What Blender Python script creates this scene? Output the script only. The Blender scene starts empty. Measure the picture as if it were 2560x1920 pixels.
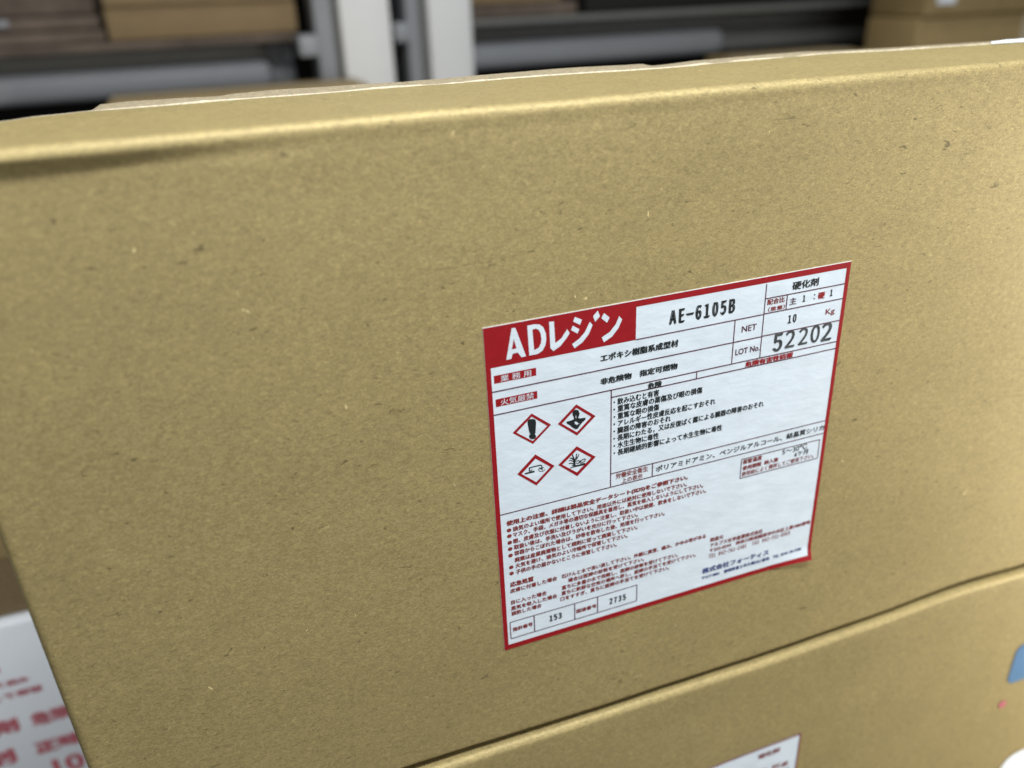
import bpy, bmesh, math, random
from mathutils import Vector, Matrix, noise

random.seed(7)
sc = bpy.context.scene
COL = sc.collection

# ---------------------------------------------------------------- camera
cd = bpy.data.cameras.new("camera")
cam = bpy.data.objects.new("camera", cd)
COL.objects.link(cam)
R_ = Vector((0.93803404, -0.34470456, -0.03564985))
U_ = Vector((0.18176004, 0.40179632, 0.89750933))
D_ = Vector((0.29505158, 0.84837402, -0.43955214))
m = Matrix.Identity(4)
for i in range(3):
    m[i][0], m[i][1], m[i][2] = R_[i], U_[i], -D_[i]
m.translation = Vector((-0.0758, -0.2406, 0.2447))
cam.matrix_world = m
cd.sensor_width = 36.0
cd.lens = 36.0 * 2037.6 / 2560.0
cd.clip_start = 0.01
cd.clip_end = 50
cd.dof.use_dof = True
cd.dof.focus_distance = 0.303
cd.dof.aperture_fstop = 5.6
sc.camera = cam

# ---------------------------------------------------------------- world and lamps
w = bpy.data.worlds.new("World")
sc.world = w
w.use_nodes = True
bg = w.node_tree.nodes["Background"]
bg.inputs[0].default_value = (0.93, 0.98, 1.0, 1)
bg.inputs[1].default_value = 0.09


def lamp(name, loc, target, sx, sy, power, color, spread=180):
    l = bpy.data.lights.new(name, 'AREA')
    l.shape = 'RECTANGLE'
    l.size, l.size_y = sx, sy
    l.energy = power
    l.color = color
    l.spread = math.radians(spread)
    o = bpy.data.objects.new(name, l)
    COL.objects.link(o)
    o.location = loc
    o.rotation_euler = (Vector(target) - Vector(loc)).to_track_quat('-Z', 'Y').to_euler()
    return o


lamp("ceiling_lamp", (0.14, -0.33, 0.97), (0.14, 0.05, 0.1), 0.9, 0.12, 16.5, (0.94, 0.98, 1.0))
lamp("ceiling_lamp", (0.6, 0.35, 2.3), (0.5, 1.0, 0.2), 1.6, 0.30, 13, (0.96, 0.98, 1.0))
lamp("aisle_fill", (0.45, -1.7, 0.42), (0.1, 0.0, 0.28), 2.2, 0.40, 13.5, (0.95, 0.98, 1.0))  # added panel standing in for the bright aisle behind the camera
lamp("side_fill", (0.70, -0.29, -0.05), (0.44, 0.0, -0.05), 0.10, 0.50, 0.88, (1.0, 0.95, 0.84), 62)  # added fill just out of frame, brightens the right end of the boxes

sc.view_settings.view_transform = 'Standard'
sc.view_settings.look = 'None'
sc.view_settings.exposure = 0.0
sc.view_settings.gamma = 1.0
sc.cycles.use_denoising = True
sc.cycles.max_bounces = 6
sc.cycles.use_adaptive_sampling = False


# ---------------------------------------------------------------- materials
def newmat(name, rough=0.6, spec=0.5, metal=0.0, color=(0.5, 0.5, 0.5)):
    mt = bpy.data.materials.new(name)
    mt.use_nodes = True
    b = mt.node_tree.nodes["Principled BSDF"]
    b.inputs["Roughness"].default_value = rough
    b.inputs["Specular IOR Level"].default_value = spec
    b.inputs["Metallic"].default_value = metal
    b.inputs["Base Color"].default_value = (*color, 1)
    return mt, mt.node_tree, b


def tex_noise(nt, scale, detail=4, rough=0.6, mapscale=(1, 1, 1), rot=(0, 0, 0), loc=(0, 0, 0), dist=0.0):
    tc = nt.nodes.new("ShaderNodeTexCoord")
    mp = nt.nodes.new("ShaderNodeMapping")
    mp.inputs["Scale"].default_value = mapscale
    mp.inputs["Rotation"].default_value = rot
    mp.inputs["Location"].default_value = loc
    nt.links.new(tc.outputs["Object"], mp.inputs[0])
    n = nt.nodes.new("ShaderNodeTexNoise")
    n.inputs["Scale"].default_value = scale
    n.inputs["Detail"].default_value = detail
    n.inputs["Roughness"].default_value = rough
    n.inputs["Distortion"].default_value = dist
    nt.links.new(mp.outputs[0], n.inputs["Vector"])
    return n.outputs["Fac"]


def ramp(nt, fac, a, b, ca=(0, 0, 0), cb=(1, 1, 1)):
    r = nt.nodes.new("ShaderNodeValToRGB")
    r.color_ramp.elements[0].position = a
    r.color_ramp.elements[0].color = (*ca, 1)
    r.color_ramp.elements[1].position = b
    r.color_ramp.elements[1].color = (*cb, 1)
    nt.links.new(fac, r.inputs[0])
    return r.outputs[0]


def mix(nt, fac, a, b, mode='MIX'):
    n = nt.nodes.new("ShaderNodeMix")
    n.data_type = 'RGBA'
    n.blend_type = mode
    for s, v in ((0, fac), (6, a), (7, b)):
        if hasattr(v, "links") or hasattr(v, "is_linked"):
            nt.links.new(v, n.inputs[s])
        elif s == 0:
            n.inputs[0].default_value = v
        else:
            n.inputs[s].default_value = (*v, 1)
    return n.outputs[2]


def kraft(name, base, metal=0.25, rough=0.5, spec=0.5, contrast=1.0, bump=0.25):
    mt, nt, b = newmat(name, rough, spec, metal)
    k = contrast
    lo = tuple(c * (1 - 0.025 * k) for c in base)
    hi = tuple(c * (1 + 0.025 * k) for c in base)
    c = ramp(nt, tex_noise(nt, 45, 5, 0.6), 0.35, 0.65, lo, hi)
    # short fibres lying at several angles
    f1 = tex_noise(nt, 1700, 3, 0.6, (0.35, 1, 1.0), (0, 0.62, 0), dist=1.6)
    f2 = tex_noise(nt, 1300, 3, 0.6, (0.5, 1, 0.9), (0, -0.5, 0), (3, 1, 2), dist=1.6)
    c = mix(nt, 1.0, c, ramp(nt, f1, 0.3, 0.7, (1 - .26 * k,) * 3, (1 + .20 * k,) * 3), 'MULTIPLY')
    c = mix(nt, 1.0, c, ramp(nt, f2, 0.3, 0.7, (1 - .26 * k,) * 3, (1 + .20 * k,) * 3), 'MULTIPLY')
    c = mix(nt, 1.0, c, ramp(nt, tex_noise(nt, 480, 3, 0.65, (0.7, 1, 1), (0, .4, 0), (1, 5, 2), 0.6), 0.3, 0.7, (1 - .09 * k,) * 3, (1 + .08 * k,) * 3), 'MULTIPLY')
    c = mix(nt, 1.0, c, ramp(nt, tex_noise(nt, 13, 3, 0.55, (1, 1, 1.6), (0, .5, 0), (6, 1, 9), 0.8), 0.32, 0.68, (1 - .03 * k,) * 3, (1 + .03 * k,) * 3), 'MULTIPLY')
    # dark flecks and a few pale ones
    d1 = ramp(nt, tex_noise(nt, 420, 2, 0.5, (0.6, 1, 1.2), (0, 0.5, 0), (9, 3, 1), 0.8), 0.69, 0.76)
    c = mix(nt, d1, c, tuple(x * 0.42 for x in base))
    d2 = ramp(nt, tex_noise(nt, 330, 1.5, 0.5, (1.2, 1, 0.8), (0, -0.7, 0), (2, 8, 4), 0.8), 0.765, 0.80)
    c = mix(nt, d2, c, tuple(min(1, x * 1.9 + 0.06) for x in base))
    # a few longer dark hairs
    d3 = ramp(nt, tex_noise(nt, 520, 1, 0.5, (0.16, 1, 1.3), (0, 0.9, 0), (12, 3, 7), 1.5), 0.77, 0.82)
    c = mix(nt, d3, c, tuple(x * 0.5 for x in base))
    nt.links.new(c, b.inputs["Base Color"])
    bp = nt.nodes.new("ShaderNodeBump")
    bp.inputs["Strength"].default_value = bump
    bp.inputs["Distance"].default_value = 0.0004
    h = mix(nt, 0.5, f1, f2)
    h = mix(nt, 0.35, h, tex_noise(nt, 120, 3, 0.6, loc=(4, 4, 4)))
    nt.links.new(h, bp.inputs["Height"])
    nt.links.new(bp.outputs[0], b.inputs["Normal"])
    return mt


def plain(name, color, rough=0.6, spec=0.4, metal=0.0, var=0.06, scale=30):
    mt, nt, b = newmat(name, rough, spec, metal)
    c = ramp(nt, tex_noise(nt, scale, 4), 0.3, 0.7, tuple(x * (1 - var) for x in color), tuple(x * (1 + var) for x in color))
    nt.links.new(c, b.inputs["Base Color"])
    return mt


KRAFT = kraft("gold_kraft_board", (0.385, 0.298, 0.128), metal=0.26, rough=0.56, spec=0.42)
KRAFT_BACK = kraft("brown_kraft_board", (0.27, 0.19, 0.10), metal=0.0, rough=0.8, spec=0.2)
FLAP_BACK = kraft("pale_kraft_board", (0.33, 0.27, 0.175), metal=0.0, rough=0.8, spec=0.2)
KRAFT_FAR = plain("tan_board", (0.33, 0.235, 0.105), 0.7, 0.3, var=0.12)
TORN = plain("torn_paper", (0.52, 0.45, 0.33), 0.9, 0.2, var=0.25, scale=600)
PAPER = plain("label_paper", (0.67, 0.735, 0.79), 0.42, 0.45, var=0.04, scale=90)
_nt = PAPER.node_tree
_bp = _nt.nodes.new("ShaderNodeBump")
_bp.inputs["Strength"].default_value = 0.6
_bp.inputs["Distance"].default_value = 0.0006
_nt.links.new(tex_noise(_nt, 70, 4, 0.55, (1, 1, 2.0), (0, 0.7, 0)), _bp.inputs["Height"])
_nt.links.new(_bp.outputs[0], _nt.nodes["Principled BSDF"].inputs["Normal"])
PAPER_EDGE = plain("paper_edge", (0.80, 0.72, 0.62), 0.9, 0.2)
RED = plain("red_ink", (0.29, 0.008, 0.012), 0.45, 0.25, var=0.07, scale=300)
LINE = plain("maroon_ink", (0.085, 0.016, 0.035), 0.5, 0.4, var=0.15, scale=400)
REDTXT = plain("brick_red_ink", (0.22, 0.03, 0.028), 0.5, 0.4, var=0.2, scale=500)
BLACK = plain("black_ink", (0.012, 0.016, 0.017), 0.45, 0.4, var=0.2, scale=400)
STAMP = plain("grey_stamp_ink", (0.05, 0.055, 0.058), 0.5, 0.35, var=0.6, scale=260)
BLUE = plain("blue_ink", (0.035, 0.055, 0.19), 0.5, 0.4, var=0.2, scale=400)
SKYBLUE = plain("faded_blue_ink", (0.09, 0.19, 0.33), 0.5, 0.4)
WHITE_CARTON = plain("white_carton", (0.86, 0.89, 0.93), 0.55, 0.4, var=0.02)
CARTON_RED = plain("carton_red_ink", (0.52, 0.13, 0.16), 0.6, 0.4)
STEEL_WHITE = plain("white_enamel", (0.84, 0.83, 0.81), 0.45, 0.5, var=0.03, scale=8)
STEEL_GREY = plain("grey_enamel", (0.28, 0.285, 0.30), 0.5, 0.5, var=0.06, scale=8)
STEEL_AND_SHADE = plain("dark_enamel_and_shade", (0.15, 0.148, 0.135), 0.6, 0.4)  # dark steel parts, and the shade beneath the shelves as a colour
WOOD = plain("brown_wood", (0.13, 0.10, 0.078), 0.8, 0.2, var=0.35, scale=14)
DARK = plain("unlit_wall", (0.012, 0.011, 0.010), 0.9, 0.1)  # near-black colour stands in for the unlit depth behind the rack
FLOOR = plain("concrete", (0.08, 0.077, 0.07), 0.8, 0.3, var=0.12, scale=5)
BLACK_BLOCK = plain("black_block", (0.012, 0.011, 0.01), 0.6, 0.3)


# ---------------------------------------------------------------- helpers
def empty(name, label, cat, loc, group=None):
    o = bpy.data.objects.new(name, None)
    COL.objects.link(o)
    o.location = loc
    o.empty_display_size = 0.02
    o["label"], o["category"] = label, cat
    if group:
        o["group"] = group
    return o


def wpos(o):
    v = Vector(o.location)
    while o.parent:
        o = o.parent
        v += Vector(o.location)
    return v


def add_mesh(name, me, mats, parent=None, smooth=False, label=None):
    """mesh in world coordinates -> object, linked under its parent"""
    if parent:
        base = wpos(parent)
        me.transform(Matrix.Translation(-base))
    for mt in (mats if isinstance(mats, (list, tuple)) else [mats]):
        me.materials.append(mt)
    if smooth:
        for p in me.polygons:
            p.use_smooth = True
    o = bpy.data.objects.new(name, me)
    COL.objects.link(o)
    o.parent = parent
    if label:
        o["label"] = label
    return o


def pydata(name, v, f, mats, parent=None, smooth=False, label=None):
    me = bpy.data.meshes.new(name)
    me.from_pydata([tuple(q) for q in v], [], f)
    me.update()
    return add_mesh(name, me, mats, parent, smooth, label)


def grid(name, rows, mats, parent=None, smooth=True, label=None):
    n, k = len(rows), len(rows[0])
    v = [p for r in rows for p in r]
    f = [(i * k + j, i * k + j + 1, (i + 1) * k + j + 1, (i + 1) * k + j) for i in range(n - 1) for j in range(k - 1)]
    return pydata(name, v, f, mats, parent, smooth, label)


def box(name, x0, x1, y0, y1, z0, z1, mat, parent=None, bev=0.002, label=None, seg=2, tilt=0.0):
    bm = bmesh.new()
    bmesh.ops.create_cube(bm, size=1)
    for q in bm.verts:
        q.co = Vector(((x0 + x1) / 2 + q.co.x * (x1 - x0), (y0 + y1) / 2 + q.co.y * (y1 - y0), (z0 + z1) / 2 + q.co.z * (z1 - z0)))
    if bev:
        bmesh.ops.bevel(bm, geom=bm.edges[:], offset=bev, segments=seg, affect='EDGES', profile=0.5)
    if tilt:
        bmesh.ops.rotate(bm, verts=bm.verts[:], cent=((x0 + x1) / 2, (y0 + y1) / 2, z0), matrix=Matrix.Rotation(tilt, 3, 'Z'))
    me = bpy.data.meshes.new(name)
    bm.to_mesh(me)
    bm.free()
    return add_mesh(name, me, mat, parent, True if bev else False, label)


def sstep(a, b, x):
    t = max(0.0, min(1.0, (x - a) / (b - a)))
    return t * t * (3 - 2 * t)


def interp(tab, x):
    if x <= tab[0][0]:
        return tab[0][1]
    for (a, u), (b, v) in zip(tab, tab[1:]):
        if x <= b:
            t = (x - a) / (b - a)
            t = t * t * (3 - 2 * t)
            return u + (v - u) * t
    return tab[-1][1]

# outlines of the drawn lettering and pictograms, in label millimetres
SHP={
 'A':[[(7.65,13.22),(10.16,1.94),(11.5,2.09),(14.88,13.22),(13.18,13.3),(11.93,11.25),(10.02,11.35),(9.49,13.18)],[(10.69,5.9),(9.83,9.74),(11.54,9.67)]],
 'D':[[(15.78,2.08),(18.46,2.01),(20.29,2.48),(21.59,3.73),(22.43,6.1),(22.56,8.52),(22.05,10.66),(20.97,12.35),(19.23,13.22),(16.06,13.29)],[(17.55,3.82),(18.73,3.7),(19.79,4.24),(20.51,5.73),(20.78,7.83),(20.49,9.49),(19.76,10.9),(17.93,11.58)]],
 'RE':[[(23.78,2.11),(25.54,2.26),(25.84,10.46),(28.11,9.07),(30.42,6.06),(31.33,7.71),(30.19,9.29),(27.7,11.94),(25.07,13.34),(23.97,12.01)]],
 'd1':[[(33.43,2.07),(36.08,3.58),(35.29,5.35),(32.71,3.65)]],
 'd2':[[(32.58,5.16),(35.03,6.92),(34.31,8.41),(31.83,6.67)]],
 's1':[[(32.16,12.04),(35.06,10.4),(37.19,8.36),(39.04,4.87),(40.09,6.31),(38.59,9.5),(36.1,12.17),(33.08,13.8)]],
 'd3':[[(42.14,1.26),(42.92,3.55),(41.08,5.28),(40.31,3.08)]],
 'd4':[[(44.51,2.64),(46.65,4.67),(45.69,6.48),(43.45,4.34)]],
 's2':[[(43.64,11.69),(46.79,10.17),(49.11,7.63),(50.44,4.81),(51.58,6.33),(50.21,9.23),(47.71,12.11),(44.47,13.72)]],
 'torso':[[(31.9,39.36),(32.37,38.51),(33.39,38.36),(34.31,38.85),(34.81,40.35),(34.49,41.24),(34.17,41.98),(35.04,42.4),(36.28,42.47),(37.15,42.61),(37.15,43.32),(35.95,44.18),(34.85,45.22),(34.06,46.4),(33.12,46.51),(31.89,45.5),(30.83,44.27),(29.61,43.23),(29.54,42.5),(30.71,42.46),(32.41,42.21),(32.51,41.43),(32.03,40.35)],[(32.48,43.29),(33.32,43.17),(33.93,43.77),(34.76,44.71),(34.02,44.5),(33.7,45.01),(33.31,44.4),(32.47,44.33),(33.0,43.97)],[(33.2,40.46),(33.51,41.01),(33.43,42.29),(33.13,41.57)]],
 'excl':[[(14.34,39.4),(14.55,38.5),(15.25,38.1),(16.44,38.22),(17.4,38.79),(17.66,39.87),(17.26,44.09),(17.09,44.6),(15.1,44.11),(14.77,42.69)]],
 'excldot':[[(14.67,45.23),(14.91,44.48),(15.61,44.24),(16.65,44.42),(17.29,45.06),(17.41,45.9),(16.93,46.53),(15.96,46.58),(15.02,46.03)]],
 'bar':[[(12.38,60.13),(16.21,60.0),(16.31,60.73),(12.47,60.73)]],
 'tube':[[(14.29,59.79),(14.28,58.35),(15.51,58.27),(16.89,58.29),(18.74,58.27),(19.28,58.84),(19.23,60.08)]],
 'tube2':[[(14.3,59.56),(14.99,59.74),(15.32,59.22)]],
 'c1':[[(17.76,59.86),(18.54,59.73),(19.3,60.0)]],
 'c2':[[(18.25,59.15),(19.0,59.78),(20.09,59.63)]],
 'c3':[[(17.89,60.4),(18.64,61.04),(19.88,61.16),(20.43,60.56)]],
 'c4':[[(18.84,59.74),(19.5,60.59)]],
 'ground':[[(30.04,62.74),(31.95,62.21),(32.91,61.95),(34.18,62.11),(35.78,61.91),(36.81,62.04),(37.0,62.77),(35.78,62.87),(33.22,62.75)]],
 'trunk':[[(32.01,62.3),(31.92,60.16),(31.46,56.82),(31.9,57.1),(32.47,59.11),(32.77,60.38),(32.84,62.1)]],
 'b1':[[(32.37,59.59),(33.11,58.77),(33.36,57.14)]],
 'b2':[[(32.62,60.0),(33.58,59.06),(34.3,57.54)]],
 'b3':[[(33.11,58.93),(34.07,58.5)]],
 'b4':[[(31.99,59.33),(31.22,58.45),(30.59,58.29)]],
 'b5':[[(31.98,60.17),(31.04,59.42),(30.26,59.32)]],
 'b6':[[(32.03,61.21),(31.02,60.61),(30.23,60.57)]],
 'b7':[[(32.12,61.74),(31.32,61.71)]],
 'b8':[[(32.77,60.38),(34.05,60.2),(34.84,60.91)]],
 'fish':[[(33.08,61.14),(34.03,61.45),(34.99,60.95),(35.48,60.39),(36.44,60.13),(37.01,60.45),(36.59,61.19),(35.79,61.5),(34.83,61.59)]],
 'fish2':[[(34.03,61.45),(34.52,60.66),(36.44,60.13)]],
 'dia1':[[(16.08,35.96),(23.43,42.25),(16.13,48.51),(8.5,42.13)],[(16.03,37.21),(22.0,42.4),(16.09,47.36),(9.94,42.32)]],
 'dia2':[[(33.51,36.22),(41.2,42.8),(33.65,49.26),(26.1,42.66)],[(33.55,37.63),(39.5,42.73),(33.63,47.94),(27.62,42.86)]],
 'dia3':[[(16.86,53.22),(24.27,60.04),(16.8,66.69),(9.44,59.85)],[(16.86,54.94),(22.71,60.08),(16.79,65.28),(11.1,60.13)]],
 'dia4':[[(33.43,53.86),(41.19,60.42),(33.48,67.0),(25.84,60.11)],[(33.47,55.41),(39.42,60.31),(33.38,65.34),(27.4,60.35)]],
}

# ---------------------------------------------------------------- floor and wall of the store room
fl = pydata("floor", [(-6, -4, -0.312), (8, -4, -0.312), (8, 6, -0.312), (-6, 6, -0.312)], [(0, 1, 2, 3)], FLOOR)
fl["kind"] = "structure"
wl = box("wall", -6, 8, 3.2, 3.3, -0.312, 2.6, DARK, None, 0)
wl["kind"] = "structure"

# ---------------------------------------------------------------- the big carton with the label
ZT, RAD = 0.2126, 0.0031          # height of the top, radius of the fold
XL, XR = -0.1565, 0.37
LTH = 0.0121                      # the label sits slightly turned on the face
ZB = [(-0.16, -0.0492), (-0.04, -0.0488), (0.05, -0.0500), (0.13, -0.0510), (0.19, -0.0500), (0.254, -0.0470), (0.30, -0.0488), (0.37, -0.0500)]


def relief(x, z):
    """how far the front face stands out towards the viewer"""
    t = ZT - z
    wob = 0.00035 * noise.noise(Vector((x * 24, 5.1, 2))) + 0.00015 * noise.noise(Vector((x * 80, 1.1, 6)))
    a = 0.0024 * (1 - sstep(-0.135, -0.035, x)) + 0.00012
    t0 = 0.0064 + 0.0009 * noise.noise(Vector((x * 14, 3.1, 0)))
    if t < 0.0028:
        d = a
    elif t < t0:
        d = a * (1 - (t - 0.0028) / (t0 - 0.0028)) - 0.00006 * sstep(0.0028, t0, t)
    else:
        d = -0.00006 + 0.00006 * sstep(t0, t0 + 0.003, t)
    d += wob * (1 - sstep(0.003, 0.012, t))
    # slow waves of the board, none under the label
    mk = 1 - sstep(-0.07, -0.006, x) * (1 - sstep(0.156, 0.235, x)) * (1 - sstep(0.147, 0.195, z)) * sstep(-0.045, -0.002, z)
    d += mk * sstep(0.002, 0.02, t) * 0.0006 * noise.noise(Vector((x * 11, 0.7, z * 17)))
    d += mk * sstep(0.002, 0.02, t) * 0.00012 * noise.noise(Vector((x * 60, 5.7, z * 45)))
    return d


big = empty("cardboard_box", "large gold-brown cardboard box in the middle bearing the fully visible red-bordered label",
            "box", (0.107, 0.075, -0.049), "gold-brown cardboard boxes stacked in the foreground")
xs = [XL + (XR - XL) * i / 420 for i in range(421)]


def fold_z(x):
    return 0.00030 * noise.noise(Vector((x * 19, 8.8, 1))) + 0.00012 * noise.noise(Vector((x * 95, 2.8, 1)))


def edge_round(x):
    """board turns back round the left and right corners"""
    e = 0.003
    d = 0
    if x < XL + e:
        q = (XL + e - x) / e
        d = e * (1 - math.sqrt(max(0, 1 - q * q)))
    if x > XR - e:
        q = (x - XR + e) / e
        d = e * (1 - math.sqrt(max(0, 1 - q * q)))
    return d


rows = []
zs = []
NB = 5
for k in range(NB):                       # bottom fold
    zs.append(('b', k / NB))
for i in range(121):
    zs.append(('f', i / 120))
for i in range(10):
    zs.append(('g', i / 9))
for k in range(1, 9):                     # top fold
    zs.append(('t', k / 8))
for kind, q in zs:
    row = []
    for x in xs:
        zb = interp(ZB, x)
        rb = 0.0016
        zfa = zb + rb
        zfb = ZT - 0.012
        if kind == 'b':
            an = (1 - q) * math.pi / 2
            p = (x, rb * (1 - math.cos(an)) - relief(x, zfa), zfa - rb * math.sin(an))
        elif kind == 'f':
            z = zfa + (zfb - zfa) * q
            p = (x, -relief(x, z), z)
        elif kind == 'g':
            z = zfb + (ZT - RAD - zfb) * (q * 0.98 + 0.02)
            p = (x, -relief(x, z), z)
        else:
            an = q * math.pi / 2
            z = ZT - RAD + RAD * math.sin(an) + fold_z(x) * q
            p = (x, RAD * (1 - math.cos(an)) - relief(x, ZT - RAD), z)
        row.append((p[0], p[1] + edge_round(x), p[2]))
    rows.append(row)
grid("front_panel", rows, KRAFT, big)

CUT = [(-0.16, 0.058), (-0.1357, 0.0625), (-0.125, 0.068), (-0.11, 0.0722), (-0.066, 0.0725), (0.0, 0.0735), (0.04, 0.0748), (0.095, 0.0705), (0.14, 0.074), (0.186, 0.077), (0.24, 0.069), (0.29, 0.0655), (0.37, 0.066)]


def cut_y(x):
    return interp(CUT, x) + 0.0006 * noise.noise(Vector((x * 90, 0.3, 0))) + 0.0003 * noise.noise(Vector((x * 420, 7.3, 0)))


def top_z(x, y):
    s = sstep(0.004, 0.03, y)
    return ZT + fold_z(x) * (1 - sstep(0.004, 0.02, y)) + s * (0.0003 * noise.noise(Vector((x * 22, y * 30, 4))) - 0.0004)


rows = []
for k in range(25):
    row = []
    for x in xs:
        y0 = RAD - relief(x, ZT - RAD)
        y1 = cut_y(x)
        y = y0 + (y1 - y0) * k / 24
        row.append((x, y + (edge_round(x) if k == 0 else 0), top_z(x, y) if k else ZT + fold_z(x)))
    rows.append(row)
for k, dz in enumerate((0.0006, 0.0014, 0.0024, 0.0034)):       # thickness of the board at the cut
    rows.append([(x, cut_y(x) + 0.0002, top_z(x, cut_y(x)) - dz) for x in xs])
for q in (0.5, 0.03):
    rows.append([(x, cut_y(x) * q + 0.004, ZT - 0.0042) for x in xs])
flap = grid("top_flap", rows, KRAFT, big)
rows = [[], [], [], []]
for x in xs:                                                     # torn pale lip of the cut
    h = 0.00028 + 0.00045 * max(0, noise.noise(Vector((x * 45, 9, 1))) + 0.25) + 0.0002 * max(0, noise.noise(Vector((x * 300, 2, 5))))
    h *= 0.15 + 0.85 * sstep(-0.35, 0.0, noise.noise(Vector((x * 60, 1.5, 8)))) * sstep(-0.135, -0.10, x)
    y, z = cut_y(x), top_z(x, cut_y(x))
    rows[0].append((x, y - 0.0006, z - 0.00001))
    rows[1].append((x, y - 0.0001, z + h))
    rows[2].append((x, y + 0.0004, z + h))
    rows[3].append((x, y + 0.0006, z - 0.0006))
grid("torn_edge", rows, TORN, flap)

HUMP = [(-0.112, -0.003), (-0.108, 0.0009), (-0.10, 0.0015), (-0.085, 0.0012), (-0.07, 0.0005), (-0.063, 0.0014), (-0.05, 0.0020), (-0.03, 0.0014), (0.0, 0.0008),
        (0.035, 0.0013), (0.07, 0.0021), (0.098, 0.0016), (0.104, -0.0006), (0.13, 0.0004), (0.16, 0.0007), (0.18, 0.0006), (0.2, -0.0004), (0.37, -0.0008)]
hx = [-0.112 + (0.37 + 0.112) * i / 260 for i in range(261)]
rows = []
for k in range(9):
    row = []
    for x in hx:
        y = cut_y(x) + 0.0012 + 0.0095 * k
        h = interp(HUMP, x) * 0.5
        z = ZT + h * math.sin(min(1, (k + 0.4) / 1.6) * math.pi / 2) - 0.0026 * max(0, k - 1.2) ** 1.25 - 0.0012 * (k == 0)
        row.append((x, y, z))
    rows.append(row)
grid("far_flap", rows, FLAP_BACK, big, label="rear top flap sagging behind the torn cut edge")
# the panels out of sight that close the carton
pydata("side_panel", [(XL, 0.0028, -0.0492), (XL, 0.16, -0.0492), (XL, 0.16, 0.185), (XL, 0.075, 0.2095), (XL, 0.0028, 0.2095)], [(0, 1, 2, 3, 4)], KRAFT, big)
pydata("side_panel", [(XR, 0.0028, -0.0492), (XR, 0.16, -0.0492), (XR, 0.16, 0.185), (XR, 0.075, 0.2095), (XR, 0.0028, 0.2095)], [(4, 3, 2, 1, 0)], KRAFT, big)
pydata("back_panel", [(XL, 0.16, -0.0492), (XR, 0.16, -0.0492), (XR, 0.16, 0.185), (XL, 0.16, 0.185)], [(3, 2, 1, 0)], KRAFT, big)
pydata("bottom_panel", [(XL, 0.0016, -0.0493), (XR, 0.0016, -0.0493), (XR, 0.16, -0.0493), (XL, 0.16, -0.0493)], [(0, 1, 2, 3)], KRAFT, big)
# scrap of white tape at the right end of the cut
pydata("tape_scrap", [(0.2705, 0.0645, 0.2125), (0.2720, 0.0665, 0.2131), (0.280, 0.0662, 0.2135), (0.37, 0.066, 0.2137), (0.37, 0.0620, 0.2128), (0.29, 0.0625, 0.2126), (0.2722, 0.0640, 0.2126)],
       [(0, 6, 1), (1, 6, 5, 2), (2, 5, 4, 3)], WHITE_CARTON, big)

# ---------------------------------------------------------------- the printed label
LW, LH = 150.0, 142.8            # millimetres
cth, sth = math.cos(LTH), math.sin(LTH)


def LP(x, y, off=0.0):
    """label millimetres (x right, y down) -> world"""
    a, b = x / 1000, (LH - y) / 1000
    d = off + 0.00012
    # the lower right corner has come loose and the paper is not quite flat
    s = max(0.0, (x - 128) / 22) * max(0.0, (y - 136.5) / 6.3)
    d += 0.0020 * min(1, s) ** 1.3
    d += 0.00010 * (noise.noise(Vector((x * 0.035, y * 0.035, 2))) + 0.7)
    return (a * cth - b * sth, -d, a * sth + b * cth)


label = empty("printed_label", None, None, (0, 0, 0))
for k in ("label", "category"):
    del label[k]
label.parent = big
label.location = (-0.107 + 0.075, -0.075, 0.049 + 0.0714)
label["label"] = "white chemical label with a red border, red header and black and red print"

rows = [[LP(LW * i / 60, LH * j / 60) for i in range(61)] for j in range(60, -1, -1)]
grid("label_paper", rows, PAPER, label)
e = 0.6                                                            # pale cut edge of the paper
for a, b in (((0, 0), (LW, 0)), ((LW, 0), (LW, LH)), ((LW, LH), (0, LH)), ((0, LH), (0, 0))):
    r0, r1 = [], []
    for i in range(61):
        t = i / 60
        x, y = a[0] + (b[0] - a[0]) * t, a[1] + (b[1] - a[1]) * t
        p = Vector(LP(x, y))
        r0.append(tuple(p))
        r1.append((p.x, 0.00002, p.z))
    grid("paper_edge", [r1, r0], PAPER_EDGE, label, smooth=False)

OFF = 0.00005


def lay(me, off=OFF):
    for q in me.vertices:
        q.co = Vector(LP(q.co.x, q.co.y, off))


def rect(bm, x0, y0, x1, y1, step=5.0, mi=0):
    nx = max(1, int(abs(x1 - x0) / step))
    ny = max(1, int(abs(y1 - y0) / step))
    g = [[bm.verts.new((x0 + (x1 - x0) * i / nx, y0 + (y1 - y0) * j / ny, 0)) for i in range(nx + 1)] for j in range(ny + 1)]
    for j in range(ny):
        for i in range(nx):
            f = bm.faces.new((g[j][i], g[j + 1][i], g[j + 1][i + 1], g[j][i + 1]))
            f.material_index = mi


def lmesh(name, bm, mats, off=OFF, lab=None):
    me = bpy.data.meshes.new(name)
    bm.to_mesh(me)
    bm.free()
    lay(me, off)
    return add_mesh(name, me, mats, label, False, lab)


def rects(name, rs, mat, off=OFF, lab=None):
    bm = bmesh.new()
    for r in rs:
        rect(bm, *r)
    return lmesh(name, bm, mat, off, lab)


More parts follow.
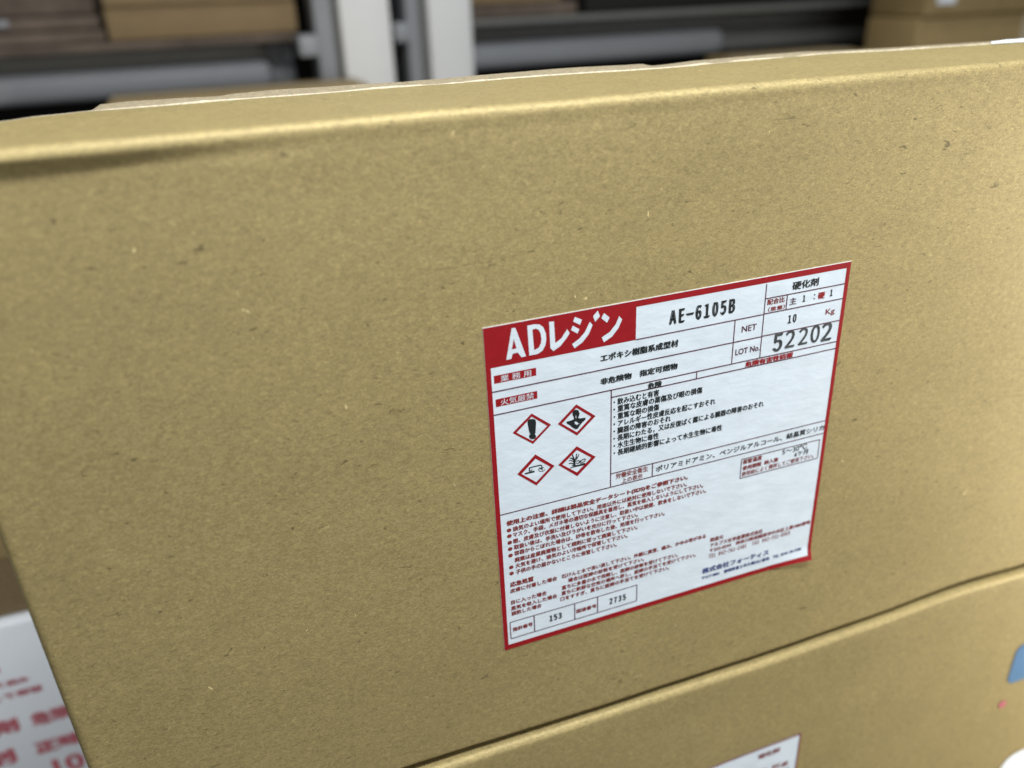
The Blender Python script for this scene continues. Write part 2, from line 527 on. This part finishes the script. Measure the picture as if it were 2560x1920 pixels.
def stroke_poly(pts, wd):
    """thick polyline as quads (list of 4-point loops)"""
    out = []
    for (x0, y0), (x1, y1) in zip(pts, pts[1:]):
        d = Vector((x1 - x0, y1 - y0))
        if d.length < 1e-6:
            continue
        n = Vector((-d.y, d.x)).normalized() * wd / 2
        u = d.normalized() * wd * 0.25
        out.append([(x0 - u.x + n.x, y0 - u.y + n.y), (x1 + u.x + n.x, y1 + u.y + n.y), (x1 + u.x - n.x, y1 + u.y - n.y), (x0 - u.x - n.x, y0 - u.y - n.y)])
    return out


def curve_mesh(loops):
    """filled outline with holes -> mesh, through a 2D curve"""
    cu = bpy.data.curves.new("outline", 'CURVE')
    cu.dimensions = '2D'
    cu.fill_mode = 'BOTH'
    for lp in loops:
        s = cu.splines.new('POLY')
        s.points.add(len(lp) - 1)
        for i, (x, y) in enumerate(lp):
            s.points[i].co = (x, y, 0, 1)
        s.use_cyclic_u = True
    o = bpy.data.objects.new("outline", cu)
    COL.objects.link(o)
    me = bpy.data.meshes.new_from_object(o)
    bpy.data.objects.remove(o)
    bpy.data.curves.remove(cu)
    return me


def shape_bm(bm, loops, mi=0):
    me = curve_mesh(loops)
    n0 = len(bm.faces)
    bm.from_mesh(me)
    bm.faces.ensure_lookup_table()
    for f in bm.faces[n0:]:
        f.material_index = mi
    bpy.data.meshes.remove(me)


def text_mesh(s):
    cu = bpy.data.curves.new("text", 'FONT')
    cu.body = s
    cu.size = 1
    cu.resolution_u = 3
    o = bpy.data.objects.new("text", cu)
    COL.objects.link(o)
    me = bpy.data.meshes.new_from_object(o)
    bpy.data.objects.remove(o)
    bpy.data.curves.remove(cu)
    me.materials.clear()
    return me


def wide(s):
    """ASCII -> the full-width monospaced forms a Japanese label printer uses"""
    return "".join(chr(ord(c) + 0xFEE0) if "!" <= c <= "~" else ("\u3000" if c == " " else c) for c in s)


def text(s, x0, x1, yt, yb, mat, bold=0.0, name="printed_text", off=OFF * 2, slope=0.0, parent=None, fn=None):
    """one line of print fitted to the millimetre box x0..x1, yt..yb; bold is the extra stroke width in mm"""
    me = text_mesh(s)
    xsv = [q.co.x for q in me.vertices]
    ysv = [q.co.y for q in me.vertices]
    ax, bx_, ay, by = min(xsv), max(xsv), min(ysv), max(ysv)
    hb = bold / 2
    for q in me.vertices:
        u = (q.co.x - ax) / (bx_ - ax)
        v = (q.co.y - ay) / (by - ay)
        x = x0 + hb + u * (x1 - x0 - 2 * hb)
        q.co = Vector((x, yb - hb * .6 - v * (yb - yt - hb * 1.2), 0))
    shifts = [(0, 0)] if not bold else [(-hb, -hb * .4), (hb, -hb * .4), (0, hb * .6)]
    bm = bmesh.new()
    for i, (dx, dy) in enumerate(shifts):
        c = me.copy()
        for q in c.vertices:
            q.co = Vector(fn(q.co.x + dx, q.co.y + dy)) if fn else Vector(LP(q.co.x + dx, q.co.y + dy, off + i * 0.000008))
            if fn:
                q.co.y -= i * 0.00002
        bm.from_mesh(c)
        bpy.data.meshes.remove(c)
    bpy.data.meshes.remove(me)
    me = bpy.data.meshes.new(name)
    bm.to_mesh(me)
    bm.free()
    me.flip_normals()
    return add_mesh(name, me, mat, parent or label)


# red frame and header
fr = 1.9
rects("red_border", [(0.05, 0.25, LW - .05, 2.6), (0.05, 2.6, fr, LH - 0.05), (148.1, 2.6, LW - .05, LH - 0.05), (fr, 140.3, 148.1, LH - 0.05)], RED)
rects("red_header", [(fr, 2.6, 57.2, 15.25)], RED)
rects("red_band", [(2.8, 18.35, 18.4, 21.35)], RED)
rects("red_band", [(2.9, 27.45, 18.5, 30.45)], RED)


def hl(x0, x1, y, t=0.42):
    return (x0, y - t / 2, x1, y + t / 2)


def vl(x, y0, y1, t=0.42):
    return (x - t / 2, y0, x + t / 2, y1)


rects("ruled_lines", [hl(57.2, 111.6, 15.2, 0.4), hl(fr, 111.8, 24.4), hl(fr, 148.1, 33.45), hl(47.6, 148.1, 36.5), vl(83.6, 33.6, 36.4),
                      vl(111.7, 3.0, 33.3, .4), vl(99.0, 15.4, 33.3), hl(111.9, 148.1, 8.95), hl(111.9, 148.1, 15.05), hl(111.9, 148.1, 24.25),
                      vl(121.6, 9.1, 14.9), vl(47.6, 33.6, 75.8, 0.42), hl(fr, 148.1, 75.95, 0.38), hl(47.8, 148.1, 69.8, 0.38), vl(65.9, 70, 75.8)],
      LINE, OFF * 2.2)
rects("ruled_lines", [hl(107.6, 146.6, 78.7, .34), hl(107.6, 146.6, 88, .34), vl(107.6, 78.7, 88, .36), vl(146.6, 78.7, 88, .36)], LINE, OFF * 2.2)
rects("ruled_lines", [hl(3.1, 60.5, 128.8, .34), hl(3.1, 60.5, 137.4, .34), vl(3.1, 128.8, 137.4, .36), vl(60.4, 128.8, 137.4, .36),
                      vl(13.5, 128.9, 137.3), vl(31.5, 128.9, 137.3), vl(42.0, 128.9, 137.3)], LINE, OFF * 2.2)

# logotype in the header
bm = bmesh.new()
for k in ('A', 'D', 'RE', 'd1', 'd2', 's1', 'd3', 'd4', 's2'):
    shape_bm(bm, SHP[k])
lmesh("header_lettering", bm, PAPER, OFF * 2)

# hazard pictograms
PIC = {'dia1': 'exclamation mark', 'dia2': 'figure with a star on its chest', 'dia3': 'liquid dripping on a bar and a hand', 'dia4': 'bare tree and dead fish'}
for k, what in PIC.items():
    bm = bmesh.new()
    shape_bm(bm, SHP[k], 0)
    if k == 'dia1':
        shape_bm(bm, SHP['excl'], 1)
        shape_bm(bm, SHP['excldot'], 1)
    if k == 'dia2':
        shape_bm(bm, SHP['torso'], 1)
    if k == 'dia3':
        shape_bm(bm, SHP['bar'], 1)
        for q, wd in (('tube', .42), ('tube2', .3), ('c1', .3), ('c2', .22), ('c3', .22), ('c4', .3)):
            for lp in stroke_poly(SHP[q][0], wd):
                shape_bm(bm, [lp], 1)
    if k == 'dia4':
        shape_bm(bm, SHP['ground'], 1)
        shape_bm(bm, SHP['trunk'], 1)
        for q, wd in (('b1', .4), ('b2', .36), ('b3', .3), ('b4', .36), ('b5', .3), ('b6', .36), ('b7', .3), ('b8', .3), ('fish', .34), ('fish2', .26)):
            for lp in stroke_poly(SHP[q][0], wd):
                shape_bm(bm, [lp], 1)
    # strokes cross: stack the faces a hair apart
    for i, f in enumerate(bm.faces):
        pass
    lmesh("hazard_pictogram", bm, [RED, BLACK], OFF * 2, "red diamond with the sign of " + what)

B1, B2, B3 = 0.10, 0.18, 0.34
TX = [
    ("業 務 用", 5.2, 16.5, 18.7, 21.1, PAPER, 0), ("火気厳禁", 4.7, 17.2, 27.7, 30.2, PAPER, 0),
    (wide("AE-6105B"), 70.6, 98.5, 6.3, 12.2, BLACK, .75), ("エポキシ樹脂系成型材", 43.1, 75.0, 18.3, 21.3, BLACK, B3),
    ("非危険物　指定可燃物", 43.1, 75.1, 27.8, 30.6, BLACK, B3), ("危険", 62.6, 68.7, 33.9, 36.6, BLACK, B3),
    ("硬化剤", 123.4, 135.6, 4.2, 7.6, BLACK, B3), ("配合比", 112.7, 120.6, 9.4, 11.7, REDTXT, B2), ("（重量）", 113.4, 121.0, 12.7, 14.5, REDTXT, B1),
    ("主", 122.9, 126.1, 10.6, 13.4, LINE, B1), ("\uff11", 128.9, 130.2, 10.4, 13.2, BLACK, .34), (":", 134.0, 134.7, 10.9, 13.0, BLACK, 0),
    ("硬", 135.9, 139.3, 10.6, 13.5, RED, .6), ("\uff11", 141.6, 142.9, 10.3, 13.1, BLACK, .34),
    ("NET", 102.3, 108.9, 18.4, 20.9, LINE, .12), ("LOT No.", 100.3, 111.3, 27.6, 30.1, LINE, .12),
    (wide("10"), 123.0, 127.0, 17.6, 21.2, BLACK, .4), ("Kg", 140.7, 145.1, 18.3, 21.3, REDTXT, .1),
    ("\uff15", 117.2, 121.7, 24.5, 32.3, STAMP, .75), ("\uff12", 122.8, 127.4, 24.2, 31.7, STAMP, .5), ("\uff12", 129.0, 133.6, 24.3, 31.6, STAMP, .45),
    ("\uff10", 134.8, 139.2, 24.2, 31.9, STAMP, .5), ("\uff12", 139.9, 145.2, 24.1, 32.2, STAMP, .75),
    ("危険有害性情報", 105.2, 127.5, 33.8, 36.3, RED, .5),
    ("・飲み込むと有害", 48.5, 67.6, 37.4, 40.2, BLACK, B2),
    ("・重篤な皮膚の薬傷及び眼の損傷", 48.5, 86.6, 40.4, 43.2, BLACK, B2),
    ("・重篤な眼の損傷", 48.6, 67.9, 43.6, 46.4, BLACK, B2),
    ("・アレルギー性皮膚反応を起こすおそれ", 48.6, 92.9, 46.7, 49.5, BLACK, B2),
    ("・臓器の障害のおそれ", 48.6, 73.2, 49.8, 52.6, BLACK, B2),
    ("・長期にわたる，又は反復ばく露による臓器の障害のおそれ", 48.6, 115.8, 53.0, 55.8, BLACK, B2),
    ("・水生生物に毒性", 48.7, 68.2, 56.2, 59.0, BLACK, B2),
    ("・長期継続的影響によって水生生物に毒性", 48.7, 96.9, 59.4, 62.2, BLACK, B2),
    ("労働安全衛生", 49.8, 63.9, 70.3, 72.8, REDTXT, B1), ("上の表示", 52.4, 61.6, 73.2, 75.5, REDTXT, B1),
    ("ポリアミドアミン、ベンジルアルコール、結晶質シリカ", 67.4, 148.0, 71.6, 74.4, BLACK, B2),
    ("保管温度", 108.2, 117.7, 79.1, 81.4, REDTXT, B2), ("5～30℃", 127.7, 140.3, 79.0, 81.6, BLACK, .08),
    ("使用期限", 108.4, 117.7, 82.2, 84.4, REDTXT, B2), ("納入後", 119.1, 126.2, 82.2, 84.4, REDTXT, B2), ("6ケ月", 134.2, 141.1, 81.9, 84.4, BLACK, .08),
    ("使用前によく撹拌してご使用下さい。", 108.2, 144.5, 85.0, 87.3, REDTXT, B1),
    ("使用上の注意、詳細は製品安全データシート(SDS)をご参照下さい。", 4.0, 82.4, 79.3, 82.0, REDTXT, B3),
    ("換気のよい場所で使用して下さい。用途以外には絶対に使用しないで下さい。", 6.5, 82.0, 82.6, 84.9, REDTXT, B2),
    ("マスク、手袋、メガネ等の適切な保護具を着用し、蒸気を吸入しないようにして下さい。", 6.4, 89.8, 85.3, 87.6, REDTXT, B2),
    ("眼、皮膚及び衣服に付着しないように注意し、取扱い中は禁煙、飲食をしないで下さい。", 6.4, 91.4, 88.3, 90.6, REDTXT, B2),
    ("取扱い後は、手洗い及びうがいを充分に行って下さい。", 6.5, 59.9, 91.2, 93.5, REDTXT, B2),
    ("容器からこぼれた場合は、砂等を散布した後、処理を行って下さい。", 6.5, 72.3, 94.1, 96.4, REDTXT, B2),
    ("廃棄は産業廃棄物として規則に従って廃棄して下さい。", 6.5, 59.9, 97.3, 99.6, REDTXT, B2),
    ("火気を避け、換気のよい冷暗所で保管して下さい。", 6.7, 55.4, 100.2, 102.5, REDTXT, B2),
    ("子供の手の届かないところに保管して下さい。", 6.7, 50.6, 103.2, 105.5, REDTXT, B2),
    ("応急処置", 4.0, 14.1, 108.6, 111.2, REDTXT, B3), ("皮膚に付着した場合", 3.9, 24.1, 111.9, 114.1, REDTXT, B2),
    ("目に入った場合", 4.0, 19.4, 117.8, 120.0, REDTXT, B2), ("蒸気を吸入した場合", 3.9, 23.9, 120.8, 123.0, REDTXT, B2),
    ("誤飲した場合", 3.9, 17.0, 123.5, 125.7, REDTXT, B2),
    ("石けんと水で洗い流して下さい。外観に異常、痛み、かゆみ等がある", 26.0, 92.9, 111.9, 114.1, REDTXT, B2),
    ("場合は医師の診断を受けて下さい。", 28.7, 63.5, 114.8, 117.0, REDTXT, B2),
    ("直ちに多量の水で洗眼し、医師の診断を受けて下さい。", 25.9, 79.6, 117.7, 119.9, REDTXT, B2),
    ("直ちに新鮮な空気の場所へ移し、医師の手当てを受けて下さい。", 25.7, 88.5, 120.5, 122.7, REDTXT, B2),
    ("口をすすぎ、直ちに医師の手当てを受けて下さい。", 25.2, 75.6, 123.3, 125.5, REDTXT, B2),
    ("製造元", 95.2, 101.8, 115.0, 117.2, REDTXT, B2), ("アルプス化学産業株式会社", 95.4, 122.1, 117.9, 120.2, REDTXT, B2),
    ("〒252-0244　神奈川県相模原市中央区上溝1880番地", 95.4, 147.6, 120.7, 122.9, REDTXT, B2),
    (wide("TEL 042-761-1481"), 95.3, 114.3, 123.7, 125.9, REDTXT, B2), (wide("FAX 042-751-0869"), 117.4, 137.0, 123.5, 125.7, REDTXT, B2),
    ("株式会社フォーティス", 92.3, 126.7, 130.5, 133.6, BLUE, B3),
    ("〒417-0801　静岡県富士市大淵2261番地　TEL. 0545-30-7280", 92.4, 144.6, 134.8, 136.8, BLUE, B2),
    ("指針番号", 4.0, 12.8, 131.9, 134.0, REDTXT, B2), ("国連番号", 32.2, 41.5, 132.3, 134.4, REDTXT, B2),
    (wide("153"), 20.1, 25.7, 131.3, 134.6, BLACK, .5), (wide("2735"), 47.4, 55.3, 131.7, 135.0, BLACK, .5),
]
for i, (s, x0, x1, yt, yb, mt, bd) in enumerate(TX):
    text(s, x0, x1, yt, yb, mt, bd, off=OFF * (2.0 + 0.35 * (i % 2)))
bm = bmesh.new()
for y in (83.8, 86.5, 89.6, 92.6, 95.7, 101.4, 104.4):
    n = 14
    f = bm.faces.new([bm.verts.new((5.0 + .95 * math.cos(2 * math.pi * i / n), y + .85 * math.sin(2 * math.pi * i / n), 0)) for i in range(n)])
lmesh("bullet_dots", bm, REDTXT, OFF * 2)

# ---------------------------------------------------------------- the carton below
low = empty("cardboard_box", "gold-brown cardboard box at the bottom, directly under the labelled box, with a blue mark",
            "box", (0.2, 0.08, -0.31), "gold-brown cardboard boxes stacked in the foreground")
LZ = -0.0512
LXL, LXR, LY = -0.075, 0.46, -0.0028
lxs = [LXL + (LXR - LXL) * i / 200 for i in range(201)]


def low_top(x):
    return LZ + (interp(ZB, x) + 0.0495) * 0.8 - 0.0009 - 0.0009 * (1 - sstep(0.12, 0.24, x)) - 0.0006 * (1 - sstep(-0.06, 0.0, x))


def low_y(x, z):
    t = low_top(x) - z
    d = 0.0012 * noise.noise(Vector((x * 9, 2.7, z * 9))) * sstep(0.0, 0.03, t)
    return LY - d


rows = []
rr = 0.0030
for i in range(41):
    q = i / 40
    rows.append([(x, low_y(x, z), z) for x in lxs for z in [-0.31 + (low_top(x) - rr + 0.31) * q]])
for k in range(1, 9):
    an = k / 8 * math.pi / 2
    rows.append([(x, low_y(x, low_top(x) - rr) + rr * (1 - math.cos(an)), low_top(x) - rr + rr * math.sin(an)) for x in lxs])
grid("front_panel", rows, KRAFT, low)
rows = [[(x, low_y(x, low_top(x) - rr) + rr, low_top(x)) for x in lxs], [(x, 0.03, low_top(x) - 0.0004) for x in lxs], [(x, 0.165, -0.0535) for x in lxs]]
grid("top_flap", rows, KRAFT, low)
pydata("side_panel", [(LXL, -0.0005, -0.31), (LXL, 0.165, -0.31), (LXL, 0.165, -0.0535), (LXL, -0.0005, -0.0535)], [(0, 1, 2, 3)], KRAFT, low)
pydata("side_panel", [(LXR, -0.0005, -0.31), (LXR, 0.165, -0.31), (LXR, 0.165, -0.0535), (LXR, -0.0005, -0.0535)], [(3, 2, 1, 0)], KRAFT, low)
pydata("back_panel", [(LXL, 0.165, -0.31), (LXR, 0.165, -0.31), (LXR, 0.165, -0.0535), (LXL, 0.165, -0.0535)], [(3, 2, 1, 0)], KRAFT, low)


def LQ(x, y, off=0.0):
    """second label: millimetres from its upper right corner (x to the left is negative)"""
    X, Z = 0.160 + x / 1000 + y / 1000 * 0.01, -0.1135 - y / 1000 + x / 1000 * 0.02
    return (X, low_y(X, Z) - 0.0002 - off, Z)


lab2 = empty("printed_label", None, None, (0, 0, 0))
for k in ("label", "category"):
    del lab2[k]
lab2.parent = low
lab2.location = (-0.11, -0.083, 0.12)
lab2["label"] = "white label with a thin red border, its upper right corner in view"
grid("label_paper", [[LQ(-150 + 150 * i / 30, 143 - 143 * j / 30) for i in range(31)] for j in range(31)], PAPER, lab2)
for x0, y0, x1, y1 in ((-150, 0, 0, 0.9), (-0.9, 0.9, 0, 143), (-150, 0.9, -149.1, 143), (-149.1, 142.1, -0.9, 143)):
    grid("red_border", [[LQ(x0 + (x1 - x0) * i / 24, y1 + (y0 - y1) * j / 24, 0.0002) for i in range(25)] for j in range(25)], REDTXT, lab2)
for s, x0, x1, yt, yb, mt in (("硬化剤", -26, -13, 4.5, 8, REDTXT), ("AE-6105B", -80, -51, 5, 12, BLACK), ("10 Kg", -27, -6, 17, 21, REDTXT), ("LOT No. 52202", -50, -4, 24, 31, STAMP)):
    text(s, x0, x1, yt, yb, mt, 0.3, parent=lab2, fn=lambda x, y: LQ(x, y, 0.0003))


def face_patch(name, x0, x1, z0, z1, rnd, mat, off, parent):
    """flat printed mark with rounded corners lying on the lower box"""
    pts = []
    for cx, cz, a0 in ((x1 - rnd, z1 - rnd, 0), (x0 + rnd, z1 - rnd, 90), (x0 + rnd, z0 + rnd, 180), (x1 - rnd, z0 + rnd, 270)):
        for k in range(6):
            a = math.radians(a0 + 18 * k)
            pts.append((cx + rnd * math.cos(a), cz + rnd * math.sin(a)))
    v = [(x, low_y(x, z) - off, z) for x, z in pts]
    cx, cz = (x0 + x1) / 2, (z0 + z1) / 2
    v.append((cx, low_y(cx, cz) - off, cz))
    n = len(pts)
    return pydata(name, v, [(i, (i + 1) % n, n) for i in range(n)], mat, parent)


face_patch("blue_mark", 0.3095, 0.345, -0.139, -0.108, 0.006, SKYBLUE, 0.0004, low)
face_patch("red_mark", 0.3085, 0.3145, -0.158, -0.1525, 0.0025, CARTON_RED, 0.0004, low)
face_patch("white_sticker", 0.329, 0.42, -0.285, -0.209, 0.012, WHITE_CARTON, 0.0006, low)

# ---------------------------------------------------------------- cartons at the left, further back
wc = empty("white_carton", "white carton with red print at the lower left edge, behind the big box", "carton", (-0.36, 0.4, -0.31))
box("carton_body", -0.60, -0.12, 0.30, 0.52, -0.31, -0.1457, WHITE_CARTON, wc, 0.003)


def on_carton(x, y):
    return (-0.351 + x * 1.227 / 1000, 0.2995, -0.1476 - y * 1.227 / 1000)


for s, x0, x1, yt, yb, bd in (("第一類", 20, 54, 27, 31, .5), ("取扱注意事項をよく読み", 0, 66, 38, 42.5, 1.0), ("火気厳禁・密閉して保管", -8, 71, 47, 52, 1.0),
                              ("硬化剤", 10, 52, 66, 78, 2.2), ("危険物", 58, 92, 67, 78, 2.2), ("主剤", 4, 44, 89, 102, 2.2), ("正味", 54, 82, 90, 101, 2.2), ("10", 60, 78, 108, 122, 1.8)):
    text(s, x0, x1, yt, yb, CARTON_RED, bd, parent=wc, fn=on_carton)
bc = empty("cardboard_box", "brown cardboard box at the left edge, standing on the white carton", "box", (-0.36, 0.4, -0.1447))
box("box_body", -0.60, -0.121, 0.307, 0.52, -0.1447, 0.0, KRAFT_BACK, bc, 0.003)
box("packing_tape", -0.60, -0.121, 0.3062, 0.307, -0.096, -0.078, KRAFT_FAR, bc, 0)

# ---------------------------------------------------------------- rack behind
rack = empty("storage_rack", "white steel storage rack behind the boxes with two broad white posts and grey beams", "rack", (0.27, 1.3, -0.312))


def post(x0, x1, xs0, xs1):
    box("post", x0, x1, 1.2, 1.28, -0.312, 1.9, STEEL_WHITE, rack, 0.004)
    box("post_flange", xs0, xs1, 1.21, 1.29, -0.312, 1.9, STEEL_GREY, rack, 0.003)
    box("post_groove", xs1, x0, 1.225, 1.275, -0.312, 1.9, STEEL_AND_SHADE, rack, 0)


post(0.1575, 0.240, 0.1175, 0.1465)
post(0.3035, 0.380, 0.268, 0.290)
box("rear_post", 0.052, 0.094, 1.36, 1.42, -0.312, 1.9, STEEL_GREY, rack, 0.004)
box("rear_post", 0.262, 0.285, 1.42, 1.46, -0.312, 1.9, STEEL_GREY, rack, 0.003)
box("bracket", 0.088, 0.118, 1.2, 1.27, 0.152, 0.184, STEEL_GREY, rack, 0.003)
box("bracket", 0.246, 0.27, 1.2, 1.27, 0.165, 0.195, STEEL_GREY, rack, 0.003)
box("beam", -2.6, 0.05, 1.3, 1.35, 0.099, 0.144, STEEL_GREY, rack, 0.016, seg=5)
box("shade_strip", -2.6, 0.05, 1.34, 1.36, 0.1405, 0.173, STEEL_AND_SHADE, rack, 0.002)  # recessed dark strip, puts the shade under the shelf into colour
box("beam", 0.40, 0.95, 1.3, 1.35, 0.104, 0.149, STEEL_GREY, rack, 0.016, seg=5)
box("beam", 0.952, 2.6, 1.36, 1.40, 0.104, 0.146, STEEL_AND_SHADE, rack, 0.004)
box("shade_strip", 0.40, 2.6, 1.34, 1.355, 0.1465, 0.179, STEEL_AND_SHADE, rack, 0.002)  # the same coloured-in shade below the right shelf
box("shelf_board", -2.6, 0.09, 1.262, 1.9, 0.174, 0.186, WOOD, rack, 0.002)
box("shelf_board", 0.385, 2.6, 1.262, 1.9, 0.180, 0.190, STEEL_AND_SHADE, rack, 0.002)
box("lower_shelf", -2.6, 0.09, 1.3, 1.9, -0.15, -0.13, STEEL_AND_SHADE, rack, 0.002)
box("lower_shelf", 0.385, 2.6, 1.3, 1.9, -0.15, -0.13, STEEL_AND_SHADE, rack, 0.002)

g = "goods standing on the rack shelves"
t = empty("bundle", "dark brown wooden bundle on the left shelf, left of the flat tan box", "bundle", (-0.45, 1.45, 0.186), g)
for i, (z0, z1) in enumerate(((0.187, 0.205), (0.207, 0.226), (0.228, 0.30))):
    box("plank", -0.75 + 0.01 * i, -0.197 - 0.004 * i, 1.27 + .003 * i, 1.6, z0, z1, WOOD, t, 0.003)
box("wrap", -0.345, -0.325, 1.268, 1.275, 0.214, 0.224, STEEL_GREY, t, 0.001)
t = empty("flat_box", "flat tan cardboard box lying on the left shelf beside the white post", "box", (-0.05, 1.45, 0.186), g)
box("box_body", -0.192, 0.098, 1.268, 1.6, 0.1875, 0.2355, KRAFT_BACK, t, 0.003)
box("lid_rim", -0.19, 0.096, 1.262, 1.6, 0.2356, 0.252, KRAFT_BACK, t, 0.003)
t = empty("flat_box", "greyish brown flat box on the right shelf just right of the white posts", "box", (0.5, 1.5, 0.19), g)
box("box_body", 0.41, 0.62, 1.30, 1.6, 0.1905, 0.214, WOOD, t, 0.003)
box("lid", 0.408, 0.585, 1.296, 1.6, 0.2145, 0.26, KRAFT_BACK, t, 0.003)
t = empty("block", "plain black crate on the right shelf between the flat box and the cardboard stack", "block", (0.9, 1.5, 0.19), g)
box("block_body", 0.64, 1.35, 1.31, 1.62, 0.1905, 0.34, BLACK_BLOCK, t, 0.004)  # plain block standing in for an unidentified black patch
box("block_rim", 0.63, 1.36, 1.30, 1.63, 0.31, 0.325, BLACK_BLOCK, t, 0.003)

t = empty("cardboard_box", "tan cardboard box low down in front of the rack, left of the white posts", "box", (-0.02, 1.22, -0.312))
box("box_body", -0.20, 0.17, 1.06, 1.19, -0.312, 0.117, KRAFT_FAR, t, 0.004)
box("top_tape", -0.198, 0.168, 1.115, 1.135, 0.1172, 0.1178, TORN, t, 0)

t = empty("cardboard_box", "small greyish tan cardboard box low down, just left of the stack at the upper right", "box", (0.96, 1.15, -0.312))
box("box_body", 0.84, 1.12, 1.06, 1.2, -0.312, 0.111, KRAFT_FAR, t, 0.004)
box("top_tape", 0.842, 1.118, 1.12, 1.14, 0.1112, 0.1118, TORN, t, 0)

s1 = empty("cardboard_box", "lower cardboard box of the stack at the upper right corner", "box", (1.5, 1.2, -0.312), "boxes stacked at the right")
box("box_body", 1.150, 1.75, 1.0, 1.13, -0.312, 0.1655, KRAFT_FAR, s1, 0.005)
box("tape", 1.40, 1.46, 0.9985, 1.0, -0.3, 0.160, TORN, s1, 0)
s2 = empty("cardboard_box", "upper cardboard box of the stack at the upper right corner, with a white sticker", "box", (1.5, 1.2, 0.166), "boxes stacked at the right")
box("box_body", 1.152, 1.75, 0.992, 1.13, 0.1665, 0.55, KRAFT_FAR, s2, 0.005)
box("sticker", 1.175, 1.215, 0.990, 0.992, 0.187, 0.24, WHITE_CARTON, s2, 0)
